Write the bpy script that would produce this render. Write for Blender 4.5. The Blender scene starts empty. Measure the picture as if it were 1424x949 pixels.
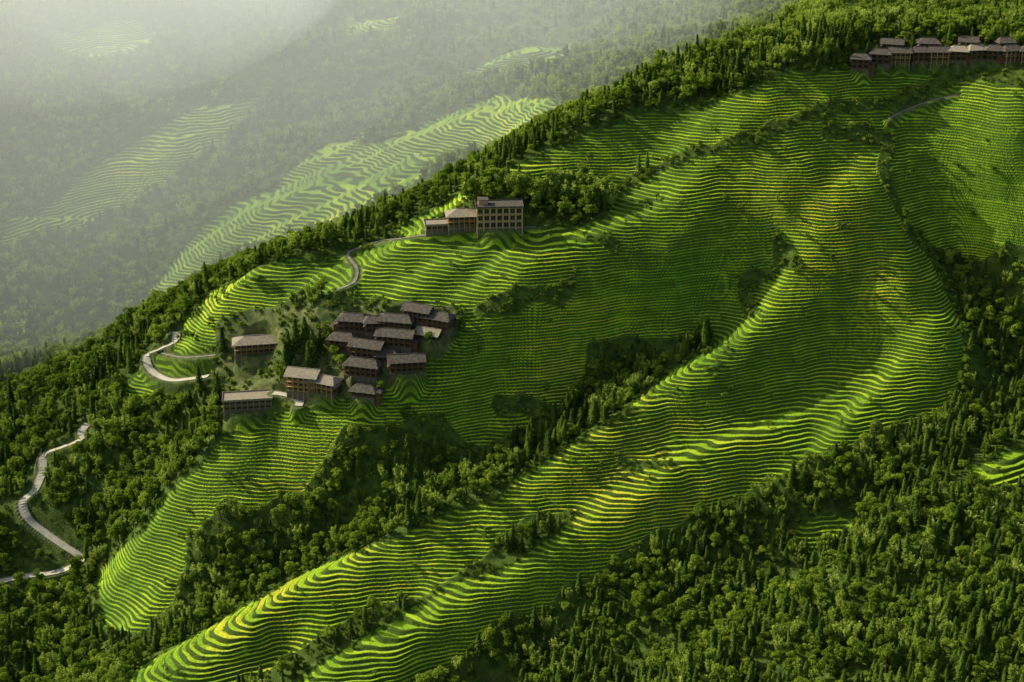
import bpy, math, random, time
import numpy as np
T0=time.time()
rng=np.random.default_rng(7); random.seed(7)
scene=bpy.context.scene
COL=scene.collection
# ------------------------------------------------------------------ camera
CZ=500.0; PITCH=math.radians(22); F=2260.0
cam=bpy.data.cameras.new("camera"); camo=bpy.data.objects.new("camera",cam); COL.objects.link(camo)
camo.location=(0,0,CZ); camo.rotation_euler=(math.radians(90)-PITCH,0,0)
cam.sensor_width=36; cam.lens=F/1424*36; cam.clip_start=1; cam.clip_end=12000
scene.camera=camo
ct,st=math.cos(PITCH),math.sin(PITCH)
def survey(u,v,D):
    if D<985: D=860+(D-860)*.68
    dx=(u-712)/F; dv=(474.5-v)/F
    t=D/(ct+dv*st)
    return (t*dx, D, CZ+t*(-st+dv*ct))
# ------------------------------------------------------------------ base relief (height survey): crest and gully lines, then spot heights
LINES=[
[(120,590,800),(200,520,820),(290,420,840),(400,370,850),(560,320,870),(700,235,905),(900,165,938),(1040,128,948),(1180,95,960),(1300,85,970)],
[(200,760,672),(300,650,700),(400,580,722),(550,550,722),(600,490,750),(700,440,775),(840,390,798),(940,340,824),(1040,290,852),(1130,240,885)],
[(1260,320,858),(1190,375,828),(1120,430,797),(1040,490,762),(950,540,733),(800,620,692),(680,690,658),(560,750,630),(450,810,605),(350,860,583),(200,940,556),(120,985,540)],
[(1060,380,840),(1000,430,820),(870,490,790),(780,580,741),(620,650,704),(480,750,664),(380,800,644),(280,850,626),(180,900,608)],
[(1320,450,800),(1290,510,770),(1200,560,738),(1100,610,705),(1000,640,684),(930,665,668),(830,720,641),(720,790,609),(600,850,580),(430,945,540),(360,985,523)],
[(1200,470,800),(1100,540,760),(1000,590,722),(880,650,688),(760,720,656),(660,780,630),(580,830,608),(480,880,586),(400,920,570)],
[(1390,560,760),(1300,620,705),(1200,660,685),(1080,700,668),(960,750,645),(850,810,617),(780,860,595),(690,920,568),(620,970,548)],
]
S=[(1400,620,705),(1400,500,800),(1400,400,852),(1340,370,872),(1400,330,862),
(1400,200,895),(1400,100,950),(1400,750,605),(1200,800,580),(1400,900,490),(1000,900,540),(812,955,540),(1300,700,640),
(1270,180,927),(1250,250,892),(1160,250,892),(1050,180,922),(1000,250,888),(850,260,888),(900,300,862),(1130,330,852),(800,330,842),
(540,470,765),(650,350,830),(690,300,852),(400,450,792),(330,540,772),(440,540,752),(250,600,762),(250,530,800),(380,630,715),
(150,700,738),(130,820,690),(50,880,650),(0,945,618),(0,650,800),(0,560,870),(60,620,800),(100,600,792),(40,690,762),(100,775,715),(0,810,690),(50,740,735),
(150,480,960),(450,340,950),(600,290,990),(760,195,1030),(900,140,1060),(1050,100,1080),(1180,70,1120),
(160,465,1010),(250,345,1080),(300,300,1100),(480,240,1140),(620,180,1175),(690,145,1195),(800,80,1290),(560,260,1080),(360,330,1060),(700,190,1130),
(0,470,990),(60,420,1040),(0,400,1040),(0,300,1100),(150,300,1150),(200,230,1200),(0,200,1180),(0,100,1260),(0,0,1350),(300,200,1240),(330,150,1290),(200,100,1320),
(500,170,1300),(500,100,1380),(600,50,1450),(300,0,1480),(600,0,1560),(700,50,1450),(900,60,1280),(900,100,1170),(1000,0,1420),(1400,0,1300),(1250,30,1200),(1100,60,1150),(1400,50,1130)]
P=[]
for Lr in LINES:
    A_=np.array([survey(*q) for q in Lr])
    for a,b in zip(A_[:-1],A_[1:]):
        k=max(1,int(np.linalg.norm((b-a)[:2])/16))
        for t in np.arange(k)/k: P.append(tuple(a+(b-a)*t))
    P.append(tuple(A_[-1]))
P+=[survey(*s) for s in S]
P+=[(-520,700,140),(-700,900,270),(-600,400,100),(-1100,1700,430),(0,2300,470),(1000,2000,480),(750,1500,400),(620,1050,335),(480,750,220),(430,450,170),
    (0,250,120),(0,0,250),(0,-500,400),(-600,0,200),(600,0,300),(-3000,0,300),(3000,0,500),(0,4500,620),(-3000,4000,620),(3000,4000,620)]
P=np.array(P); C=P[:,:2]/500.; n=len(C); print("controls",n)
def ker(d2): return np.where(d2>1e-12,0.5*d2*np.log(np.maximum(d2,1e-12)),0)
d2=((C[:,None]-C[None])**2).sum(-1)
A=np.zeros((n+3,n+3)); A[:n,:n]=ker(d2)+np.eye(n)*1.2e-3; A[:n,n]=1; A[:n,n+1:]=C; A[n,:n]=1; A[n+1:,:n]=C.T
W=np.linalg.solve(A,np.concatenate([P[:,2],[0,0,0]]))
def tps_direct(x,y):
    x=x/500; y=y/500
    out=W[n]+W[n+1]*x+W[n+2]*y
    for i in range(n):
        q=(x-C[i,0])**2+(y-C[i,1])**2+1e-9
        out+=W[i]*0.5*q*np.log(q)
    return out
GS=5.; GX0,GY0=-720.,400.; gnx,gny=289,230
gx_,gy_=np.meshgrid(GX0+GS*np.arange(gnx),GY0+GS*np.arange(gny)); GZ=tps_direct(gx_.ravel(),gy_.ravel()).reshape(gx_.shape)
def cr(t): return (-.5*t+t*t-.5*t**3, 1-2.5*t*t+1.5*t**3, .5*t+2*t*t-1.5*t**3, -.5*t*t+.5*t**3)
def tps(x,y):
    x=np.asarray(x,float).ravel(); y=np.asarray(y,float).ravel(); out=np.zeros(len(x))
    fx=(x-GX0)/GS; fy=(y-GY0)/GS; ins=(fx>1)&(fx<gnx-3)&(fy>1)&(fy<gny-3)
    a=fx[ins];b=fy[ins]; i=a.astype(int); j=b.astype(int); wa=cr(a-i); wb=cr(b-j); r=0
    for p in range(4):
        for q in range(4): r=r+wb[p]*wa[q]*GZ[j-1+p,i-1+q]
    out[ins]=r
    o=~ins
    if o.any(): out[o]=tps_direct(x[o],y[o])
    return out
tab=rng.permutation(512); ang=rng.random(512)*2*np.pi; GX,GY=np.cos(ang),np.sin(ang)
def pn(x,y,sd=0):
    xi=np.floor(x).astype(np.int64); yi=np.floor(y).astype(np.int64); fx=x-xi; fy=y-yi
    def g(a,b,dx,dy):
        h=tab[(tab[(a+sd*17)&511]+b)&511]; return GX[h]*dx+GY[h]*dy
    ux=fx*fx*fx*(fx*(fx*6-15)+10); uy=fy*fy*fy*(fy*(fy*6-15)+10)
    a=g(xi,yi,fx,fy); b=g(xi+1,yi,fx-1,fy); c=g(xi,yi+1,fx,fy-1); d=g(xi+1,yi+1,fx-1,fy-1)
    return (a*(1-ux)+b*ux)*(1-uy)+(c*(1-ux)+d*ux)*uy
def sm(a,b,x):
    t=np.clip((x-a)/(b-a),0,1); return t*t*(3-2*t)
def base(x,y):
    x=np.asarray(x,float).ravel(); y=np.asarray(y,float).ravel()
    z=tps(x,y)
    al=.80*x+.60*y; ac=-.60*x+.80*y
    wv=ac+16*pn(al/90,ac/90,6)
    z+=8.0*pn(al/160,wv/33,1)+2.4*pn(al/70,wv/15,2)+.45*pn(x/11,y/11,3)
    fb=sm(1030,1200,y)
    z+=fb*(18*pn(x/150,y/150,4)+10*pn(x/60,y/60,5))
    return z
def loc(u,v,y0=560.,y1=1000.):
    Ds=np.arange(y0,y1,3.); dx=(u-712)/F; dv=(474.5-v)/F
    t=Ds/(ct+dv*st); x=t*dx; z=CZ+t*(-st+dv*ct); g=z-base(x,Ds)
    k=np.where(g<=0)[0]
    if len(k) and k[0]>0:
        i=k[0]; f=g[i-1]/(g[i-1]-g[i]); D=Ds[i-1]+f*3
    elif len(k): D=Ds[0]
    else: D=Ds[np.argmin(g)]
    t=D/(ct+dv*st); return np.array([t*dx,D])
def poly(pts,y0=560.,y1=1000.): return np.array([loc(u,v,y0,y1) for u,v in pts])
# ------------------------------------------------------------------ land cover map (world grid, 2 m)
RX=np.arange(-700,700,2.); RY=np.arange(430,1500,2.)
MX,MY=np.meshgrid(RX,RY)
WX=MX+5*pn(MX/18,MY/18,8); WY=MY+5*pn(MX/18,MY/18,9)
def inside(pg,X=WX,Y=WY):
    r=np.zeros(X.shape,bool); j=len(pg)-1
    for i in range(len(pg)):
        xi,yi=pg[i]; xj,yj=pg[j]
        if yi!=yj: r^=((yi>Y)!=(yj>Y))&(X<(xj-xi)*(Y-yi)/(yj-yi)+xi)
        j=i
    return r
ter=np.zeros(MX.shape); 
front=[
[(1240,200),(1262,140),(1330,112),(1440,118),(1440,340),(1390,350),(1320,340),(1275,325),(1255,290),(1240,240)],
[(692,242),(800,195),(900,160),(1040,125),(1180,92),(1300,98),(1265,150),(1235,190),(1235,240),(1250,300),(1265,330),(1300,370),(1330,430),(1345,480),(1335,525),(1300,575),(1200,605),(1100,655),(960,715),(850,760),(800,745),(850,690),(940,650),(900,640),(860,600),(870,570),(930,520),(1000,480),(980,450),(880,465),(820,475),(820,510),(790,545),(760,585),(700,612),(600,612),(560,600),(545,548),(580,510),(640,475),(640,430),(500,415),(485,390),(500,350),(560,332),(740,320),(850,300),(850,265),(830,245),(740,250)],
[(940,640),(960,712),(860,765),(760,840),(650,895),(560,955),(500,990),(360,990),(440,925),(590,835),(740,765),(820,705)],
[(950,525),(1000,560),(940,660),(870,675),(800,710),(740,715),(690,760),(610,812),(530,840),(440,885),(340,945),(300,990),(150,990),(200,925),(300,868),(420,798),(540,753),(620,716),(700,678),(780,630),(860,580)],
[(560,545),(600,612),(550,590),(480,594),(440,645),(410,685),(350,705),(310,690),(280,735),(240,758),(200,742),(230,690),(290,640),(330,600),(400,570),(500,550)],
[(130,790),(190,745),(260,760),(240,840),(200,880),(150,880)],
[(505,350),(490,400),(420,410),(370,430),(300,440),(300,480),(290,520),(230,540),(180,555),(170,540),(200,510),(240,470),(260,440),(300,400),(370,372),(450,362)],
[(550,320),(590,300),(640,268),(650,275),(600,310),(570,328)],
[(1105,735),(1150,710),(1185,722),(1165,755),(1115,758)],[(1350,650),(1424,625),(1440,665),(1370,675)],
]
for pg in front: ter[inside(poly(pg))]=1
back=[
[(160,470),(200,420),(250,350),(330,280),(450,220),(520,200),(600,168),(690,130),(770,138),(755,190),(700,205),(620,226),(570,258),(500,290),(440,322),(340,345),(290,370),(245,405),(205,445)],
[(640,105),(700,75),(800,58),(770,92),(700,106)],
[(10,310),(90,262),(190,195),(290,145),(365,135),(310,195),(230,250),(160,295),(90,320),(0,345)],
[(380,260),(460,200),(530,170),(500,205),(430,245),(370,285)],[(480,20),(560,10),(540,45),(480,50)],[(990,85),(1060,80),(1050,105),(990,110)],
[(70,45),(200,28),(215,62),(90,80)],[(560,300),(640,265),(660,250),(600,262),(550,285)],
]
for pg in back: ter[inside(poly(pg,1000.,1500.))]=1
def clearing(pts):
    return inside(poly(pts))
village=clearing([(380,425),(500,420),(640,430),(650,470),(580,510),(560,545),(470,575),(300,585),(290,520),(300,450)])
def line_mask(lines,r):
    m=np.zeros(MX.shape,bool)
    for L in lines:
        pg=poly(L)
        for a,b in zip(pg[:-1],pg[1:]):
            d=b-a; k=int(max(2,np.hypot(*d)/1.5))
            for t in np.linspace(0,1,k):
                c=a+d*t
                i0=int((c[1]-r-6-430)/2); i1=int((c[1]+r+6-430)/2)+1; j0=int((c[0]-r-6+700)/2); j1=int((c[0]+r+6+700)/2)+1
                m[i0:i1,j0:j1]|=((WX[i0:i1,j0:j1]-c[0])**2+(WY[i0:i1,j0:j1]-c[1])**2)<r*r
    return m
hedge=line_mask([[(850,275),(880,250),(930,225),(1010,205),(1060,187),(1110,160),(1200,150),(1260,142),(1310,110)],
 [(1235,190),(1230,240),(1255,300),(1270,330)],[(1040,440),(1035,392),(1105,355)],[(1150,185),(1215,190)],[(660,430),(740,412),(800,395)],[(700,625),(610,600),(560,570)],[(1290,345),(1320,400),(1345,470)],
 [(860,640),(935,642)],[(820,330),(850,345)],[(1080,345),(1110,372)],[(690,560),(760,570)]],3.2)
ter[hedge]=0
ter[line_mask([[(560,735),(700,680)],[(830,600),(940,540),(1010,500)],[(1230,300),(1160,320)]],1.6)]=0
def blur(a,k):
    for _ in range(k):
        a=(np.roll(a,1,0)+np.roll(a,-1,0)+np.roll(a,1,1)+np.roll(a,-1,1)+2*a)/6
    return a
terb=blur(ter,3)
def samp(G,x,y):
    fx=np.clip((np.asarray(x)+700)/2,0,len(RX)-1.001); fy=np.clip((np.asarray(y)-430)/2,0,len(RY)-1.001)
    i=fx.astype(int); j=fy.astype(int); a=fx-i; b=fy-j
    return (G[j,i]*(1-a)+G[j,i+1]*a)*(1-b)+(G[j+1,i]*(1-a)+G[j+1,i+1]*a)*b
villf=blur(village.astype(float),2); hedgef=hedge.astype(float)
print("cover",time.time()-T0)
# ------------------------------------------------------------------ materials
def mat(name):
    m=bpy.data.materials.new(name); m.use_nodes=True; nt=m.node_tree; nt.nodes.clear(); return m,nt
def N(nt,t,**k):
    nd=nt.nodes.new(t)
    for a,b in k.items(): setattr(nd,a,b)
    return nd
def ramp(nt,stops):
    r=nt.nodes.new("ShaderNodeValToRGB"); e=r.color_ramp.elements
    while len(e)>1: e.remove(e[-1])
    e[0].position=stops[0][0]; e[0].color=(*stops[0][1],1)
    for p,c in stops[1:]:
        q=e.new(p); q.color=(*c,1)
    return r
def simple(name,c1,c2,scale=1.5,rough=.85,bump=.0,wave=None):
    m,nt=mat(name); L=nt.links.new
    o=N(nt,"ShaderNodeOutputMaterial"); b=N(nt,"ShaderNodeBsdfPrincipled"); b.inputs["Roughness"].default_value=rough; b.inputs["Specular IOR Level"].default_value=.15
    tc=N(nt,"ShaderNodeTexCoord"); nz=N(nt,"ShaderNodeTexNoise"); nz.inputs["Scale"].default_value=scale; nz.inputs["Detail"].default_value=6
    L(tc.outputs["Object"],nz.inputs["Vector"]); r=ramp(nt,[(.3,c1),(.7,c2)]); L(nz.outputs["Fac"],r.inputs[0]); L(r.outputs[0],b.inputs["Base Color"])
    if wave:
        w=N(nt,"ShaderNodeTexWave"); w.inputs["Scale"].default_value=wave; w.bands_direction='X'; L(tc.outputs["Object"],w.inputs["Vector"])
        bp=N(nt,"ShaderNodeBump"); bp.inputs["Strength"].default_value=.6; bp.inputs["Distance"].default_value=.1; L(w.outputs["Fac"],bp.inputs["Height"]); L(bp.outputs[0],b.inputs["Normal"])
    L(b.outputs[0],o.inputs[0]); return m
M_wood=simple("weathered_wood",(.10,.052,.024),(.21,.118,.055),2.5)
M_woodl=simple("new_fir_wood",(.36,.22,.08),(.50,.33,.14),2.)
M_tile=simple("grey_roof_tiles",(.055,.046,.034),(.16,.135,.10),.8,.95,wave=1.6)
M_tilel=simple("pale_roof_tiles",(.24,.20,.13),(.40,.34,.23),.8,.9,wave=1.6)
M_stone=simple("stone_base",(.10,.085,.06),(.22,.19,.14),1.2)
M_conc=simple("tan_render",(.44,.29,.13),(.56,.40,.21),1.)
M_glass=simple("dark_glazing",(.012,.014,.016),(.03,.035,.04),.5,.3)
M_road=simple("concrete_road_surface",(.42,.38,.26),(.60,.55,.40),.25)
M_dirt=simple("stone_path_surface",(.16,.145,.10),(.30,.27,.20),.5)
M_kerb=simple("kerb_concrete",(.3,.28,.22),(.4,.37,.30),.5)
M_bark=simple("bark",(.05,.035,.025),(.10,.075,.05),3)
def ground_mat():
    m,nt=mat("terraced_ground"); L=nt.links.new
    o=N(nt,"ShaderNodeOutputMaterial"); b=N(nt,"ShaderNodeBsdfPrincipled"); b.inputs["Roughness"].default_value=.8
    b.inputs["Specular IOR Level"].default_value=.1
    q=N(nt,"ShaderNodeAttribute",attribute_name="step"); t=N(nt,"ShaderNodeAttribute",attribute_name="terrace"); vl=N(nt,"ShaderNodeAttribute",attribute_name="bare")
    geo=N(nt,"ShaderNodeNewGeometry")
    fr=N(nt,"ShaderNodeMath",operation='FRACT'); L(q.outputs["Fac"],fr.inputs[0])
    fl=N(nt,"ShaderNodeMath",operation='FLOOR'); L(q.outputs["Fac"],fl.inputs[0])
    nz=N(nt,"ShaderNodeTexNoise"); nz.inputs["Scale"].default_value=.012; nz.inputs["Detail"].default_value=3; L(geo.outputs["Position"],nz.inputs["Vector"])
    cb=N(nt,"ShaderNodeCombineXYZ"); L(fl.outputs[0],cb.inputs[2]); 
    sc=N(nt,"ShaderNodeVectorMath",operation='MULTIPLY'); L(geo.outputs["Position"],sc.inputs[0]); sc.inputs[1].default_value=(.03,.03,0)
    ad=N(nt,"ShaderNodeVectorMath",operation='ADD'); L(sc.outputs[0],ad.inputs[0]); 
    s2=N(nt,"ShaderNodeVectorMath",operation='SCALE'); L(cb.outputs[0],s2.inputs[0]); s2.inputs[3].default_value=7.31; L(s2.outputs[0],ad.inputs[1])
    vo=N(nt,"ShaderNodeTexVoronoi"); vo.inputs["Scale"].default_value=1.; L(ad.outputs[0],vo.inputs["Vector"])
    sep=N(nt,"ShaderNodeSeparateColor"); L(vo.outputs["Color"],sep.inputs[0])
    rice=ramp(nt,[(0,(.19,.36,.018)),(.35,(.31,.50,.018)),(.7,(.47,.64,.022)),(1,(.74,.70,.04))])
    m1=N(nt,"ShaderNodeMath",operation='MULTIPLY_ADD'); L(sep.outputs[0],m1.inputs[0]); m1.inputs[1].default_value=.65
    m2=N(nt,"ShaderNodeMath",operation='MULTIPLY_ADD'); L(nz.outputs["Fac"],m2.inputs[0]); m2.inputs[1].default_value=2.2; m2.inputs[2].default_value=-.95
    L(m2.outputs[0],m1.inputs[2]); L(m1.outputs[0],rice.inputs[0])
    fn=N(nt,"ShaderNodeTexNoise"); fn.inputs["Scale"].default_value=1.3; fn.inputs["Detail"].default_value=5; L(geo.outputs["Position"],fn.inputs["Vector"])
    mul=N(nt,"ShaderNodeMix",data_type='RGBA',blend_type='MULTIPLY'); mul.inputs[0].default_value=.9
    fr2=ramp(nt,[(.3,(.38,.44,.38)),(.65,(1.1,1.1,1.1))]); L(fn.outputs["Fac"],fr2.inputs[0]); L(rice.outputs[0],mul.inputs[6]); L(fr2.outputs[0],mul.inputs[7])
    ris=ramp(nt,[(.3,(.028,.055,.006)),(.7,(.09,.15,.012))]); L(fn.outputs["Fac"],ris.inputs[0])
    wn2=N(nt,"ShaderNodeTexNoise"); wn2.inputs["Scale"].default_value=.13; wn2.inputs["Detail"].default_value=5; L(geo.outputs["Position"],wn2.inputs["Vector"])
    fa=N(nt,"ShaderNodeMath",operation='MULTIPLY_ADD'); L(wn2.outputs["Fac"],fa.inputs[0]); fa.inputs[1].default_value=.85; fa.inputs[2].default_value=-.44
    f2=N(nt,"ShaderNodeMath",operation='ADD'); L(fr.outputs[0],f2.inputs[0]); L(fa.outputs[0],f2.inputs[1])
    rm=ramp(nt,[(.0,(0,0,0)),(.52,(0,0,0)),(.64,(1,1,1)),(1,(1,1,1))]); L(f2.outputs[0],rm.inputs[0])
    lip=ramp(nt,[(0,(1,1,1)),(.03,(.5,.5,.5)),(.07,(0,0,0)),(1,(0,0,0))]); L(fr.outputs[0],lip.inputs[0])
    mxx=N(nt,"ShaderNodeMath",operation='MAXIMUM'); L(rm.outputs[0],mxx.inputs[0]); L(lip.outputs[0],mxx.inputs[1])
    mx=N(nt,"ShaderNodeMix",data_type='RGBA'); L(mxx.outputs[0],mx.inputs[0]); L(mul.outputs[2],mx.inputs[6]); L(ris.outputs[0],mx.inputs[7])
    wn=N(nt,"ShaderNodeTexNoise"); wn.inputs["Scale"].default_value=.25; wn.inputs["Detail"].default_value=8; L(geo.outputs["Position"],wn.inputs["Vector"])
    wr=ramp(nt,[(.3,(.03,.055,.008)),(.6,(.08,.13,.015)),(.8,(.15,.21,.025))]); L(wn.outputs["Fac"],wr.inputs[0])
    br=ramp(nt,[(.35,(.05,.08,.02)),(.55,(.12,.14,.035)),(.8,(.26,.22,.12))]); L(wn.outputs["Fac"],br.inputs[0])
    m3=N(nt,"ShaderNodeMix",data_type='RGBA'); L(vl.outputs["Fac"],m3.inputs[0]); L(wr.outputs[0],m3.inputs[6]); L(br.outputs[0],m3.inputs[7])
    m4=N(nt,"ShaderNodeMix",data_type='RGBA'); L(t.outputs["Fac"],m4.inputs[0]); L(m3.outputs[2],m4.inputs[6]); L(mx.outputs[2],m4.inputs[7])
    L(m4.outputs[2],b.inputs["Base Color"])
    bp=N(nt,"ShaderNodeBump"); bp.inputs["Strength"].default_value=.8; bp.inputs["Distance"].default_value=.6; L(fn.outputs["Fac"],bp.inputs["Height"]); L(bp.outputs[0],b.inputs["Normal"])
    L(b.outputs[0],o.inputs[0]); return m
def leaf_mat(name,cols,trans=.4):
    m,nt=mat(name); L=nt.links.new
    o=N(nt,"ShaderNodeOutputMaterial"); d=N(nt,"ShaderNodeBsdfDiffuse"); tr=N(nt,"ShaderNodeBsdfTranslucent"); mx=N(nt,"ShaderNodeMixShader"); mx.inputs[0].default_value=trans
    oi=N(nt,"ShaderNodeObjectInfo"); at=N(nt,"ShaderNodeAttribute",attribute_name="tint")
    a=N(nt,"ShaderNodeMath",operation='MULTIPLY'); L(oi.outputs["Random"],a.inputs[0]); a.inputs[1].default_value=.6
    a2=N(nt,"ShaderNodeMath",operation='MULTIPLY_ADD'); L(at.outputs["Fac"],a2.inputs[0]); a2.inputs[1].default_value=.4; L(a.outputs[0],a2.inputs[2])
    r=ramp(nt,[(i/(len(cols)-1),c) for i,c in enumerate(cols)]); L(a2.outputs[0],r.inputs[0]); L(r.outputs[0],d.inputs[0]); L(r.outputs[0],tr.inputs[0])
    L(d.outputs[0],mx.inputs[1]); L(tr.outputs[0],mx.inputs[2]); L(mx.outputs[0],o.inputs[0]); return m
M_con=leaf_mat("fir_needles",[(.05,.09,.016),(.10,.165,.022),(.20,.28,.035)],.38)
M_brd=leaf_mat("broadleaf_foliage",[(.09,.15,.018),(.20,.29,.025),(.38,.47,.05)],.42)
M_bam=leaf_mat("bamboo_foliage",[(.23,.32,.04),(.34,.43,.06),(.50,.58,.11)],.45)
# ------------------------------------------------------------------ sites
def road_path(pts,w):
    p=poly(pts); out=[]
    for i in range(len(p)-1):
        a=p[max(i-1,0)];b=p[i];c=p[i+1];d=p[min(i+2,len(p)-1)]
        k=max(3,int(np.hypot(*(c-b))/1.5))
        for t in np.linspace(0,1,k,endpoint=False):
            out.append(.5*((2*b)+(c-a)*t+(2*a-5*b+4*c-d)*t*t+(3*b-a-3*c+d)*t**3))
    out.append(p[-1]); out=np.array(out)
    z=base(out[:,0],out[:,1]); k=9
    zp=np.pad(z,(k,k),mode='edge'); z=np.convolve(zp,np.ones(2*k+1)/(2*k+1),'valid')
    return dict(xy=out,z=z+.3,w=w)
roads=[road_path([(-30,815),(0,808),(50,800),(95,795),(112,775),(90,760),(62,742),(38,722),(32,700),(48,682),(58,655),(62,635),(85,622),(112,612),(114,598),(122,585)],4.2),
 road_path([(245,457),(242,472),(222,487),(206,497),(206,512),(222,526),(250,532),(290,520)],3.8),
 road_path([(225,492),(260,498),(300,492)],1.6),
 road_path([(470,408),(492,392),(496,372),(484,356),(500,345),(530,335),(560,332),(600,326),(650,322),(700,318),(745,316)],1.7),
 road_path([(380,548),(405,548),(416,556),(415,570)],4.),
 road_path([(1235,170),(1262,150),(1300,140),(1330,130)],.9)]
B=[(492,457,36,9,2,-8,'w'),(522,460,26,8,2,6,'w'),(552,458,44,9,2,-12,'w'),(583,444,36,9,2,-22,'w'),(611,455,38,9,2,-25,'w'),
 (478,484,34,9,2,-14,'w'),(512,494,42,9,2,-18,'w'),(551,479,48,9,2,-12,'w'),(506,520,46,9,2,-16,'w'),(565,514,46,9,2,8,'w'),
 (508,549,32,8,1,-16,'w'),(452,543,38,9,2,-24,'w'),(424,541,40,10,3,-14,'n'),(355,488,54,10,2,10,'h'),(345,566,64,10,2,8,'f'),(540,500,26,8,1,-10,'w'),
 (597,470,30,8,1,-20,'w'),
 (641,312,36,10,2,6,'h'),(607,318,30,9,1,8,'f'),(694,314,62,12,3,4,'H'),
 (690,972,52,9,1,0,'p')]
ridge_v=[(1196,95,26),(1224,88,24),(1250,86,26),(1278,85,26),(1304,85,28),(1332,84,26),(1356,82,26),(1382,83,24),(1404,83,26),(1432,84,28),(1240,74,24),(1290,73,24),(1345,71,24),(1395,72,22)]
B+=[(u,v,w*random.uniform(.8,1.05),8,2,random.uniform(-18,18),'w') for u,v,w in ridge_v]
sites=[]
for (u,v,w,d,s,r,k) in B:
    y1=1090. if u>1150 and v<100 else 1000.
    c=loc(u,v,560.,y1); zz=float(base([c[0]],[c[1]])[0]); wm=w*math.hypot(math.hypot(c[0],c[1]),CZ-zz)/F
    sites.append((c[0],c[1],zz,wm,d,s,math.radians(r),k))
# ------------------------------------------------------------------ ground mesh
ys=np.concatenate([np.arange(-700,590,30.),np.arange(590,960,.4),np.arange(960,1400,1.1),np.arange(1400,1800,5),np.arange(1800,4600,50)])
sf=np.arange(-.345,.345,.00056); so=.345*np.exp(np.arange(1,60)*.05)-0
ss=np.concatenate([-so[::-1],sf,so])
wy=np.sqrt(ys**2+150**2)
X=ss[None,:]*wy[:,None]; Y=np.repeat(ys[:,None],len(ss),1)
print("grid",X.shape)
Z0=base(X,Y).reshape(X.shape)
STEP=1.45
TM=samp(terb,X,Y); TM=np.where((Y<432)|(Y>1495)|(abs(X)>695),0,TM)
TM=sm(.35,.6,TM)
PH=2.6*pn(X/120,Y/120,11)+1.8*pn(X/32,Y/32,12)+.65*pn(X/10,Y/10,14)
Q=(Z0+PH)/STEP
fq=Q-np.floor(Q)
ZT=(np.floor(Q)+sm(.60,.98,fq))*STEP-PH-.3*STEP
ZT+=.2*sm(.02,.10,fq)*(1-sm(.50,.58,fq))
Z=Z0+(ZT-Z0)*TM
Z+= (1-TM)*(.5*pn(X/5,Y/5,13))
BARE=np.where((abs(X)<690)&(Y>440)&(Y<1480),samp(villf,X,Y),0)
def window(cx,cy,R):
    i0,i1=np.searchsorted(ys,[cy-R,cy+R])
    if i1<=i0: return None
    w=wy[(i0+i1)//2]; j0,j1=np.searchsorted(ss,[(cx-R-3)/w,(cx+R+3)/w])
    if j1<=j0: return None
    return slice(i0,i1),slice(j0,j1)
for (x,y,z,w,d,s,r,k) in sites:
    rr=max(w*.42,d*.5); wd=window(x,y,rr+4)
    if wd is None: continue
    dd=np.hypot(X[wd]-x,Y[wd]-y); kk=1-sm(rr,rr+4,dd); Z[wd]+=(z-Z[wd])*kk; TM[wd]*=1-kk; BARE[wd]=np.maximum(BARE[wd],kk*.9)
RD=np.full(X.shape,1e9,np.float32); RZ=np.zeros(X.shape,np.float32)
for R in roads:
    hw=R['w']/2
    for (x,y),z in zip(R['xy'],R['z']):
        wd=window(x,y,hw+5)
        if wd is None: continue
        dd=np.maximum(np.hypot(X[wd]-x,Y[wd]-y)-hw,0.) + 1e-3*np.hypot(X[wd]-x,Y[wd]-y); m=dd<RD[wd]
        a=RD[wd]; a[m]=dd[m]; b_=RZ[wd]; b_[m]=z
kk=1-sm(1.2,3.4,RD); Z+=(RZ-.35-Z)*kk; TM*=1-kk; BARE=np.maximum(BARE,kk*.7)
def newmesh(name,V,Fq,mats=(),smooth=False,attrs=None,midx=None):
    me=bpy.data.meshes.new(name); V=np.asarray(V,np.float32); Fq=np.asarray(Fq,np.int32); k=Fq.shape[1]
    me.vertices.add(len(V)); me.vertices.foreach_set("co",V.ravel()); me.loops.add(Fq.size); me.loops.foreach_set("vertex_index",Fq.ravel())
    me.polygons.add(len(Fq)); me.polygons.foreach_set("loop_start",np.arange(len(Fq),dtype=np.int32)*k); me.polygons.foreach_set("loop_total",np.full(len(Fq),k,np.int32))
    me.polygons.foreach_set("use_smooth",np.full(len(Fq),smooth))
    for m in mats: me.materials.append(m)
    if midx is not None: me.polygons.foreach_set("material_index",np.asarray(midx,np.int32))
    for a,v in (attrs or {}).items():
        at=me.attributes.new(a,'FLOAT','POINT'); at.data.foreach_set("value",np.asarray(v,np.float32).ravel())
    me.update(calc_edges=True); return me
ny,nx=X.shape; I=np.arange(ny*nx).reshape(ny,nx)
Fq=np.stack([I[:-1,:-1],I[:-1,1:],I[1:,1:],I[1:,:-1]],-1).reshape(-1,4)
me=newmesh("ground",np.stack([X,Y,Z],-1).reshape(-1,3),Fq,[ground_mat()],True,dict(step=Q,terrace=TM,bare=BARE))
g=bpy.data.objects.new("ground",me); COL.objects.link(g)
print("ground",time.time()-T0)
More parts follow.
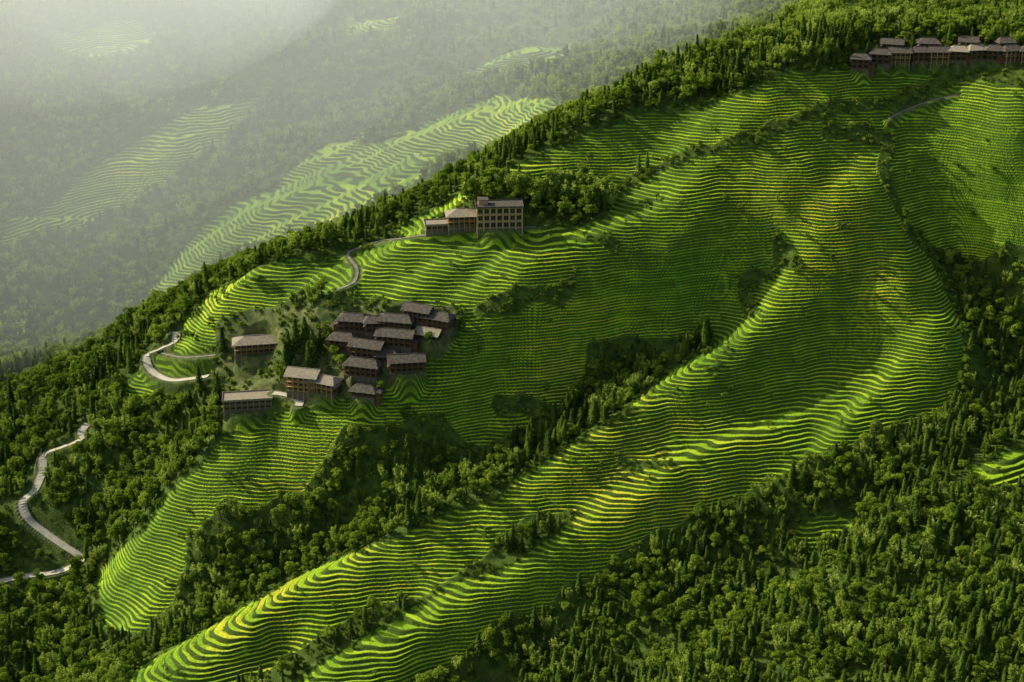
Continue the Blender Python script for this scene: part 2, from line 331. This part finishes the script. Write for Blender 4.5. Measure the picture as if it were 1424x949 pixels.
# ------------------------------------------------------------------ roads
def ribbon(xy,z,w,off,dz):
    t=np.gradient(xy,axis=0); t/=np.linalg.norm(t,axis=1)[:,None]+1e-9; nrm=np.stack([-t[:,1],t[:,0]],-1)
    a=xy+nrm*(off-w/2); b=xy+nrm*(off+w/2); m=len(xy)
    V=np.concatenate([np.c_[a,z+dz],np.c_[b,z+dz],np.c_[a,z-1.],np.c_[b,z-1.]]); i=np.arange(m-1)
    Fx=np.concatenate([np.stack([i,i+1,m+i+1,m+i],-1)[:,::-1],np.stack([i,i+1,2*m+i+1,2*m+i],-1),np.stack([m+i,m+i+1,3*m+i+1,3*m+i],-1)])
    return V,Fx
for R in roads:
    nm="road" if R['w']>3.5 else "footpath"
    par=bpy.data.objects.new(nm,None); COL.objects.link(par)
    parts=[("surface",0,R['w'],0.02,M_road if R['w']>3.5 else M_dirt)]
    if R['w']>3.5: parts+=[("kerb_1",R['w']/2+.2,.3,.14,M_kerb),("kerb_2",-R['w']/2-.2,.3,.14,M_kerb)]
    for pn_,off,w,dz,m in parts:
        V,Fx=ribbon(R['xy'],R['z'],w,off,dz); o=bpy.data.objects.new(pn_,newmesh(pn_,V,Fx,[m])); COL.objects.link(o); o.parent=par
# ------------------------------------------------------------------ buildings
class Part:
    def __init__(s): s.V=[];s.F=[]
    def box(s,x0,x1,y0,y1,z0,z1):
        b=len(s.V); s.V+=[(x0,y0,z0),(x1,y0,z0),(x1,y1,z0),(x0,y1,z0),(x0,y0,z1),(x1,y0,z1),(x1,y1,z1),(x0,y1,z1)]
        s.F+=[tuple(b+i for i in f) for f in [(0,3,2,1),(4,5,6,7),(0,1,5,4),(1,2,6,5),(2,3,7,6),(3,0,4,7)]]
    def face(s,*p):
        b=len(s.V); s.V+=list(p); s.F.append(tuple(range(b,b+len(p))))
def emit(name,P,m,par):
    me=bpy.data.meshes.new(name); me.from_pydata(P.V,[],P.F); me.materials.append(m); me.update()
    o=bpy.data.objects.new(name,me); COL.objects.link(o); o.parent=par; return o
def roof(P,w,d,z,h,ov,hip,th=.22):
    hw,hd=w/2+ov,d/2+ov; r=(hw-hd*hip) if hip>0 else hw
    r=max(r,.5)
    for dz in (0,-th):
        a=[(-hw,-hd,z+dz),(hw,-hd,z+dz),(hw,hd,z+dz),(-hw,hd,z+dz)]; e=[(-r,0,z+h+dz),(r,0,z+h+dz)]
        P.face(a[0],a[1],e[1],e[0]); P.face(a[2],a[3],e[0],e[1])
        if hip>0: P.face(a[1],a[2],e[1]); P.face(a[3],a[0],e[0])
    for (p,q) in [((-hw,-hd),(hw,-hd)),((hw,hd),(-hw,hd))]:
        P.face((*p,z-th),(*q,z-th),(*q,z),(*p,z))
    if hip>0:
        for (p,q) in [((hw,-hd),(hw,hd)),((-hw,hd),(-hw,-hd))]: P.face((*p,z-th),(*q,z-th),(*q,z),(*p,z))
    else:
        for s_ in (-1,1):
            P.face((s_*hw,-hd,z-th),(s_*hw,0,z+h-th),(s_*hw,0,z+h),(s_*hw,-hd,z)); P.face((s_*hw,hd,z-th),(s_*hw,0,z+h-th),(s_*hw,0,z+h),(s_*hw,hd,z))
    P.box(-r,r,-.18,.18,z+h-.05,z+h+.22)
    return r
def building(x,y,z,w,d,s,rot,kind):
    nm={'w':'wooden_house','n':'new_timber_house','h':'tiled_roof_house','f':'flat_roofed_house','H':'hotel_building','p':'pale_roof_house'}[kind]
    par=bpy.data.objects.new(nm,None); COL.objects.link(par); par.location=(x,y,z); par.rotation_euler=(0,0,rot)
    sh=2.8 if kind!='H' else 3.9
    wall=Part(); base_=Part(); win=Part(); fr=Part(); rf=Part(); post=Part()
    mw={'w':M_wood,'n':M_woodl,'h':M_wood,'f':M_stone,'H':M_conc,'p':M_stone}[kind]
    mr={'w':M_tile if random.random()<.8 else M_tilel,'n':M_tilel,'h':M_tilel,'f':M_tilel,'H':M_tile,'p':M_tilel}[kind]
    mf={'w':M_woodl if random.random()<.35 else M_wood,'n':M_woodl,'h':M_woodl,'f':M_woodl,'H':M_conc,'p':M_stone}[kind]
    base_.box(-w/2-.4,w/2+.4,-d/2-.4,d/2+.4,-5,.35)
    H=s*sh+.35
    wall.box(-w/2,w/2,-d/2,d/2,.35,H)
    nb=max(3,int(round(w/3.0))) if kind!='H' else 7
    for i in range(s):
        z0=.35+i*sh
        for j in range(nb):
            cx=-w/2+w*(j+.5)/nb; ww=w/nb*.33
            if kind=='H': ww=w/nb*.34
            for sy in (-1,1):
                ya,yb=sorted((sy*(d/2+.003),sy*(d/2+.05)))
                win.box(cx-ww,cx+ww,ya,yb,z0+.8,z0+sh-.55)
                ya,yb=sorted((sy*(d/2+.055),sy*(d/2+.16)))
                fr.box(cx-ww-.12,cx+ww+.12,ya,yb,z0+.66,z0+.8); fr.box(cx-.05,cx+.05,ya,yb,z0+.803,z0+sh-.553)
                fr.box(cx-ww-.12,cx+ww+.12,ya,yb,z0+sh-.55,z0+sh-.42)
        for j in range(2):
            cy=-d/2+d*(j+.5)/2
            for sx in (-1,1):
                xa,xb=sorted((sx*(w/2+.003),sx*(w/2+.06))); win.box(xa,xb,cy-.8,cy+.8,z0+.9,z0+sh-.7)
        if i>0 and kind in 'wnh':
            fr.box(-w/2-.6,w/2+.6,-d/2-1.3,-d/2-.17,z0-.12,z0); fr.box(-w/2-.6,w/2+.6,-d/2-1.3,-d/2-1.22,z0+.85,z0+.95)
            for t in np.linspace(-w/2-.5,w/2+.5,int(w/1.0)): fr.box(t-.04,t+.04,-d/2-1.29,-d/2-1.23,z0,z0+.85)
        if kind=='H': fr.box(-w/2-.25,w/2+.25,-d/2-.55,-d/2-.165,z0+sh-.35,z0+sh-.05)
    for j in range(nb+1):
        cx=-w/2+w*j/nb; yy=-d/2-(1.25 if kind in 'wnh' and s>1 else .75 if kind=='H' else .3); pw=.14 if kind!='H' else .32
        post.box(cx-pw,cx+pw,yy-.14,yy+.14,-5,H-.02)
    if kind in 'wnhp':
        hip={'w':0 if random.random()<.45 else .55,'n':.0,'h':1.0,'p':0}[kind]; h=d*.30
        r=roof(rf,w,d,H+.12,h,1.5 if kind!='p' else .8,hip)
        if hip==0:
            for sx in (-1,1):
                a=sx*(w/2); wall.face((a,-d/2,H),(a,d/2,H),(a,0,H+h*.85))
        if kind=='w' and s>1:
            zz=.35+sh
            for sx in (-1,1):
                rf.face((sx*w/2,-d/2,zz+sh*.62),(sx*(w/2+1.4),-d/2-1.2,zz+sh*.3),(sx*(w/2+1.4),d/2+1.2,zz+sh*.3),(sx*w/2,d/2,zz+sh*.62))
        if random.random()<.5 and kind=='w': # lean-to
            sd=random.choice((-1,1)); a=sorted((sd*(w/2+.01),sd*(w/2+3))); wall.box(a[0],a[1],-d/2+1,d/2-1,-4,3.0)
            b_=sorted((sd*(w/2+.05),sd*(w/2+3.8))); hi=3.9; lo=3.1
            zl,zr=(lo,hi) if sd<0 else (hi,lo)
            for dz in (0,-.15): rf.face((b_[0],-d/2+.3,zl+dz),(b_[1],-d/2+.3,zr+dz),(b_[1],d/2-.3,zr+dz),(b_[0],d/2-.3,zl+dz))
    else:
        rf.box(-w/2-.8,w/2+.8,-d/2-.9,d/2+.8,H,H+.25)
        for a in ((-w/2-.8,w/2+.8,-d/2-.9,-d/2-.7),(-w/2-.8,w/2+.8,d/2+.6,d/2+.8),(-w/2-.8,-w/2-.6,-d/2-.69,d/2+.59),(w/2+.6,w/2+.8,-d/2-.69,d/2+.59)): rf.box(*a,H+.253,H+1.0)
        if kind=='H':
            wall.box(-w/2+1,-w/2+6,-1,4,H+.26,H+3); rf.box(-w/2+.5,-w/2+6.5,-1.5,4.5,H+3.01,H+3.25)
    emit("stone_base",base_,M_stone,par); emit("walls",wall,mw,par); emit("windows",win,M_glass,par); emit("frames",fr,mf,par); emit("posts",post,mf,par); emit("roof",rf,mr,par)
for s_ in sites: building(*s_)
# ------------------------------------------------------------------ trees
def leaves(C_,Nn,sz,asp=1.6):
    m=len(C_); Nn=Nn/(np.linalg.norm(Nn,axis=1)[:,None]+1e-9); r=rng.normal(size=(m,3)); a=np.cross(Nn,r); a/=np.linalg.norm(a,axis=1)[:,None]+1e-9; b=np.cross(Nn,a)
    a=a*sz[:,None]*asp*.5; b=b*sz[:,None]*.5
    V=np.stack([C_-a,C_-b*.9+a*.1,C_+a,C_+b],1).reshape(-1,3); return V,np.arange(4*m).reshape(m,4)
def limb(p0,p1,r0,r1,k=5):
    p0=np.array(p0,float);p1=np.array(p1,float);d=p1-p0;d/=np.linalg.norm(d)+1e-9;u=np.cross(d,[.3,.9,.1]);u/=np.linalg.norm(u);v=np.cross(d,u)
    t=np.arange(k)*2*np.pi/k; c=np.cos(t)[:,None]*u+np.sin(t)[:,None]*v
    V=np.concatenate([p0+c*r0,p1+c*r1]); i=np.arange(k); Fx=np.stack([i,(i+1)%k,k+(i+1)%k,k+i],-1); return V,Fx
def assemble(name,LV,LF,tint,limbs,leafm):
    V=[LV];Fs=[LF];n0=len(LV);mi=[np.zeros(len(LF))];tt=[tint]
    for a,b in limbs:
        Fs.append(b+n0);V.append(a);n0+=len(a);mi.append(np.ones(len(b)));tt.append(np.zeros(len(a)))
    return newmesh(name,np.concatenate(V),np.concatenate(Fs),[leafm,M_bark],False,dict(tint=np.concatenate(tt)),np.concatenate(mi))
def conifer(name,H=11,R=2.1):
    Cs=[];Ns=[];Sz=[];Tn=[]
    z=1.2
    while z<H-.3:
        L=R*(1-z/H)**.75*rng.uniform(.85,1.12)+.12; k=int(6+L*3); a0=rng.random()*6.28
        for j in range(k):
            a=a0+j*6.28/k+rng.normal()*.15; l=L*rng.uniform(.7,1.15); td=rng.random()
            for q in np.linspace(.25,1,4):
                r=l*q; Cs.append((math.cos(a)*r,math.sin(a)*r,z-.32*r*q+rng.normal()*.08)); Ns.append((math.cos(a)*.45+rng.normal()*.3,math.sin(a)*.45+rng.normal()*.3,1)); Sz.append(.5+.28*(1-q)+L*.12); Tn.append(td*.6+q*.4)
        z+=.62*rng.uniform(.85,1.15)
    Cs.append((0,0,H-.2));Ns.append((1,.2,0));Sz.append(.5);Tn.append(.8)
    V,Fx=leaves(np.array(Cs),np.array(Ns),np.array(Sz)*1.1,1.5)
    return assemble(name,V,Fx,np.repeat(Tn,4),[limb((0,0,-1.5),(0,0,H*.9),.2,.04)],M_con)
def broad(name,H=9,R=3.2,cl=16,per=55,leafm=None,ls=.62):
    V=[];Fx=[];T=[];n0=0;lim=[limb((0,0,-1.5),(0,0,H*.45),.28,.18)]
    for c in range(cl):
        a=rng.random()*6.28; rr=R*.75*math.sqrt(rng.random()); zz=H*(.45+.45*rng.random())*(1-.25*(rr/R)**2); cc=np.array([math.cos(a)*rr,math.sin(a)*rr,zz]); cr_=R*rng.uniform(.28,.5)
        lim.append(limb((0,0,H*.4),cc,.12,.03,4))
        dd=rng.normal(size=(per,3)); dd/=np.linalg.norm(dd,axis=1)[:,None]; dd[:,2]=np.abs(dd[:,2])*.9-.25
        pts=cc+dd*cr_*rng.uniform(.65,1.1,(per,1)); nn=dd+rng.normal(size=(per,3))*.45
        v,f=leaves(pts,nn,rng.uniform(.7,1.3,per)*ls); V.append(v);Fx.append(f+n0);n0+=len(v);T.append(np.full(len(v),rng.random()*.8)+np.repeat(rng.random(per)*.2,4))
    return assemble(name,np.concatenate(V),np.concatenate(Fx),np.concatenate(T),lim,leafm or M_brd)
def bamboo(name,H=10):
    Cs=[];Ns=[];Sz=[];Tn=[];lim=[]
    for c in range(13):
        a=rng.random()*6.28; b=rng.uniform(.2,1.1); hh=H*rng.uniform(.75,1.1); bend=rng.uniform(1,2.8); td=rng.random()
        prev=np.array([math.cos(a)*b,math.sin(a)*b,-1.])
        for t in np.linspace(.25,1,9):
            r=b+bend*t*t; p=np.array([math.cos(a)*r,math.sin(a)*r,hh*(t-.13*t**4)])
            if t>.85 or t<.5: lim.append(limb(prev,p,.06,.03,3)); 
            prev=p
            if t>.33:
                for _ in range(6):
                    s_=.75*(1.25-t); Cs.append(p+rng.normal(size=3)*[s_,s_,.4]); Ns.append((rng.normal()*.6,rng.normal()*.6,.8)); Sz.append(.5); Tn.append(td*.5+t*.5)
    V,Fx=leaves(np.array(Cs),np.array(Ns),np.array(Sz),2.4)
    return assemble(name,V,Fx,np.repeat(Tn,4),lim,M_bam)
def coll(name,meshes):
    c=bpy.data.collections.new(name)
    for i,m in enumerate(meshes): c.objects.link(bpy.data.objects.new("%s_%02d"%(name,i),m))
    return c
K_con=[conifer("conifer_%d"%i,H=rng.uniform(9.5,12.5),R=rng.uniform(1.7,2.4)) for i in range(6)]
K_brd=[broad("broadleaf_%d"%i,H=rng.uniform(7.5,10),R=rng.uniform(2.6,3.7),cl=int(rng.integers(12,20))) for i in range(7)]
K_bam=[bamboo("bamboo_%d"%i,H=rng.uniform(8,11)) for i in range(5)]
K_shr=[broad("shrub_%d"%i,H=2.6,R=1.7,cl=7,per=30,ls=.42) for i in range(4)]
G=dict(con=coll("conifer_kinds",K_con),brd=coll("broadleaf_kinds",K_brd),bam=coll("bamboo_kinds",K_bam),shr=coll("shrub_kinds",K_shr))
def scatter(name,xyz,scl,kind,nk):
    m=len(xyz); me=bpy.data.meshes.new(name); me.vertices.add(m); me.vertices.foreach_set("co",np.asarray(xyz,np.float32).ravel())
    rot=np.c_[rng.normal(size=(m,2))*.05,rng.random(m)*6.283].astype(np.float32)
    a=me.attributes.new("rot",'FLOAT_VECTOR','POINT'); a.data.foreach_set("vector",rot.ravel())
    sc3=np.c_[scl,scl,scl*rng.uniform(.85,1.2,m)].astype(np.float32)
    a=me.attributes.new("scl",'FLOAT_VECTOR','POINT'); a.data.foreach_set("vector",sc3.ravel())
    a=me.attributes.new("kind",'INT','POINT'); a.data.foreach_set("value",rng.integers(0,nk,m).astype(np.int32))
    o=bpy.data.objects.new(name,me); COL.objects.link(o)
    ng=bpy.data.node_groups.new(name+"_scatter",'GeometryNodeTree'); ng.interface.new_socket("Geometry",in_out='INPUT',socket_type='NodeSocketGeometry'); ng.interface.new_socket("Geometry",in_out='OUTPUT',socket_type='NodeSocketGeometry')
    gi=ng.nodes.new("NodeGroupInput"); go=ng.nodes.new("NodeGroupOutput"); ip=ng.nodes.new("GeometryNodeInstanceOnPoints"); ci=ng.nodes.new("GeometryNodeCollectionInfo")
    ci.inputs["Collection"].default_value=G[kind]; ci.inputs["Separate Children"].default_value=True; ci.inputs["Reset Children"].default_value=True
    def na(t,nn):
        q=ng.nodes.new("GeometryNodeInputNamedAttribute"); q.data_type=t; q.inputs["Name"].default_value=nn; return q.outputs["Attribute"]
    L=ng.links.new; L(gi.outputs[0],ip.inputs["Points"]); L(ci.outputs[0],ip.inputs["Instance"]); ip.inputs["Pick Instance"].default_value=True
    L(na('INT',"kind"),ip.inputs["Instance Index"]); L(na('FLOAT_VECTOR',"rot"),ip.inputs["Rotation"]); L(na('FLOAT_VECTOR',"scl"),ip.inputs["Scale"]); L(ip.outputs[0],go.inputs[0])
    md=o.modifiers.new("scatter",'NODES'); md.node_group=ng
def jgrid(y0,y1,sp,smax=.42):
    yy=np.arange(y0,y1,sp); xs=[];yo=[]
    for y in yy:
        w=smax*math.hypot(y,150); x=np.arange(-w,w,sp); xs.append(x); yo.append(np.full(len(x),y))
    x=np.concatenate(xs);y=np.concatenate(yo); return x+rng.uniform(-.5,.5,len(x))*sp*1.1,y+rng.uniform(-.5,.5,len(x))*sp*1.1
RP=np.concatenate([R['xy'] for R in roads]); RW=np.concatenate([np.full(len(R['xy']),R['w']) for R in roads])
SP=np.array([(s_[0],s_[1]) for s_ in sites]); SR=np.array([max(s_[3],s_[4])*.55+2.5 for s_ in sites])
def clear(x,y,extra=1.8,off=0.):
    ok=np.ones(len(x),bool)
    for p,w in zip(RP[::2],RW[::2]): ok&=((x-p[0]+off)**2+(y-p[1]+off)**2)>(w/2+extra)**2
    for p,r in zip(SP,SR):
        ok&=((x-p[0])**2+(y-p[1])**2)>r*r
        if p[1]>915 and off>0: ok&=((x-p[0])**2+(y-p[1]+9)**2)>(r+3)**2
    return ok
out=dict(con=[],brd=[],bam=[],shr=[])
def put(k,x,y,s): out[k].append(np.c_[x,y,s])
for (y0,y1,sp) in ((560,1000,4.3),(1000,1330,5.8),(1330,1800,9.)):
    x,y=jgrid(y0,y1,sp); t=samp(terb,x,y); t=np.where((y>1490)|(abs(x)>690),0,t); v=samp(villf,x,y); v=np.where(y>1400,0,v); h=samp(hedgef,x,y)
    nz=pn(x/40,y/40,21)+.5*pn(x/15,y/15,22); n2=pn(x/55,y/55,23)+.4*pn(x/20,y/20,24)
    ok=(t<.22)&clear(x,y,3.4,2.2)&(h<.3)&(rng.random(len(x))>.08+.5*(nz<-.3))
    vill=v>.4
    ok&=~(vill&(rng.random(len(x))>.5))
    rr=rng.random(len(x))
    backz=y>960
    pc=np.where(backz,.06,np.where(x>-60,.50,.18)); pc=np.clip(pc+n2*np.where(backz,.5,1.0),0.02,.97)
    pb=np.where(backz,.62,.22); pb=np.clip(pb+nz*.9,.03,.9)
    con=rr<pc; bam=(~con)&(rng.random(len(x))<pb); brd=(~con)&(~bam)
    scl=rng.uniform(.6,1.25,len(x))*(1+.35*np.clip(nz,-.6,.6)); scl=np.where(vill,scl*.5,scl)
    scl=np.where(t>.04,scl*.58,scl)
    for k,m in (('con',con),('brd',brd),('bam',bam)):
        q=ok&m; put(k,x[q],y[q],scl[q]*(1. if k!='bam' else .85))
x,y=jgrid(560,1000,2.6); t=samp(terb,x,y); h=samp(hedgef,x,y); v=samp(villf,x,y)
r_=rng.random(len(x)); cl_=pn(x/25,y/25,31)
q=(((t>.12)&(t<.5))|(h>.4)|((v>.3)&(r_<.7))|((t<.2)&(r_<.3))|((t>.9)&(r_<.018+.10*(cl_>.30))))&clear(x,y,.9)&(rng.random(len(x))<.75); put('shr',x[q],y[q],rng.uniform(.4,1.15,q.sum()))
q=((h>.5)&(rng.random(len(x))<.09)|((t>.9)&(cl_>.34)&(rng.random(len(x))<.03)))&clear(x,y,2); put('brd',x[q],y[q],rng.uniform(.3,.65,q.sum()))
x,y=jgrid(1000,1400,3.6); t=samp(terb,x,y); q=(t>.12)&(t<.6)&(rng.random(len(x))<.7); put('shr',x[q],y[q],rng.uniform(.7,1.5,q.sum()))
names=dict(con="conifer_forest",brd="broadleaf_forest",bam="bamboo_grove",shr="shrub_mass"); nk=dict(con=6,brd=7,bam=5,shr=4)
for k in out:
    a=np.concatenate(out[k]); z=base(a[:,0],a[:,1])-.2; print(k,len(a)); scatter(names[k],np.c_[a[:,0],a[:,1],z],a[:,2],k,nk[k])
def single(nm,meshes,u,v,s,y1=1000.):
    c=loc(u,v,560.,y1); z=float(base([c[0]],[c[1]])[0])-.2
    o=bpy.data.objects.new(nm,random.choice(meshes)); COL.objects.link(o); o.location=(c[0],c[1],z); o.rotation_euler=(0,0,random.random()*6.28); o.scale=(s,s,s*1.05)
for u,v,s in [(402,500,1.6),(412,490,1.8),(425,484,1.8),(436,500,1.6),(398,508,1.4),(446,492,1.3),(430,512,1.4),(304,560,1.7),(278,545,1.3),(310,490,1.5),(984,468,1.2),(972,474,1.),(888,236,1.),(900,232,.8),(795,600,1.3),(808,596,1.)]: single("conifer_tree",K_con,u,v,s)
for u,v,s in [(342,388,1.3),(260,440,1.4),(300,405,.9),(215,455,1.4),(463,508,1.3),(475,514,1.1),(600,485,1.1),(530,545,.8),(640,460,.9),(928,230,.6),(1175,100,.6),(1225,95,.5),(390,530,1.),(455,470,1.)]: single("broadleaf_tree",K_brd,u,v,s)
for i in range(52):
    u=random.uniform(735,850); v=292-12*math.sin((u-735)/115*3.14)+random.uniform(-22,12) 
    if i%4==0: u=random.uniform(645,730); v=random.uniform(272,284)
    a_=random.random()
    if a_<.45: single("bamboo_clump",K_bam,u,v,random.uniform(1.1,1.5))
    else: single("broadleaf_tree",K_brd,u,v,random.uniform(1.1,1.5))
print("trees",time.time()-T0)
# ------------------------------------------------------------------ mist (the emission term stands for light scattered more than once in the fog)
def vol(name,c,r,dens,g,S_):
    bpy.ops.mesh.primitive_ico_sphere_add(subdivisions=4,location=c); o=bpy.context.object; o.name=name; o.scale=r
    m,nt=mat(name+"_volume"); ou=N(nt,"ShaderNodeOutputMaterial"); s_=N(nt,"ShaderNodeVolumeScatter"); s_.inputs["Density"].default_value=dens; s_.inputs["Anisotropy"].default_value=g; s_.inputs["Color"].default_value=(1,1,.95,1)
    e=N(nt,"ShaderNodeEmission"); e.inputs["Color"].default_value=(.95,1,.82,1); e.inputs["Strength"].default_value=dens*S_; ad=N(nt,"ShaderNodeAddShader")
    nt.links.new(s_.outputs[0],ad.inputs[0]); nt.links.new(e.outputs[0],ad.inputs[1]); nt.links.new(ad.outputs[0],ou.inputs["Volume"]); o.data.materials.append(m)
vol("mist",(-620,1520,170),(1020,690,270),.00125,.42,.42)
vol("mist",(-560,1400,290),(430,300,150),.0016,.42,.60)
# ------------------------------------------------------------------ light
EL=math.radians(35); AZ=math.radians(-66) # azimuth from +Y towards -X
sd=bpy.data.lights.new("sun",'SUN'); sd.energy=5; sd.angle=math.radians(.5); sd.color=(1,.94,.78); so_=bpy.data.objects.new("sun",sd); COL.objects.link(so_)
from mathutils import Vector
d=Vector((math.sin(AZ)*math.cos(EL),math.cos(AZ)*math.cos(EL),math.sin(EL))); so_.rotation_euler=d.to_track_quat('Z','Y').to_euler()
w=bpy.data.worlds.new("World"); scene.world=w; w.use_nodes=True; nt=w.node_tree; bg=nt.nodes["Background"]; sk=nt.nodes.new("ShaderNodeTexSky"); sk.sky_type='NISHITA'; sk.sun_disc=False; sk.sun_elevation=EL; sk.sun_rotation=AZ; sk.dust_density=3.
nt.links.new(sk.outputs[0],bg.inputs[0]); bg.inputs[1].default_value=.15
scene.view_settings.view_transform='Standard'; scene.view_settings.look='None'; scene.view_settings.exposure=0
print("done",time.time()-T0)
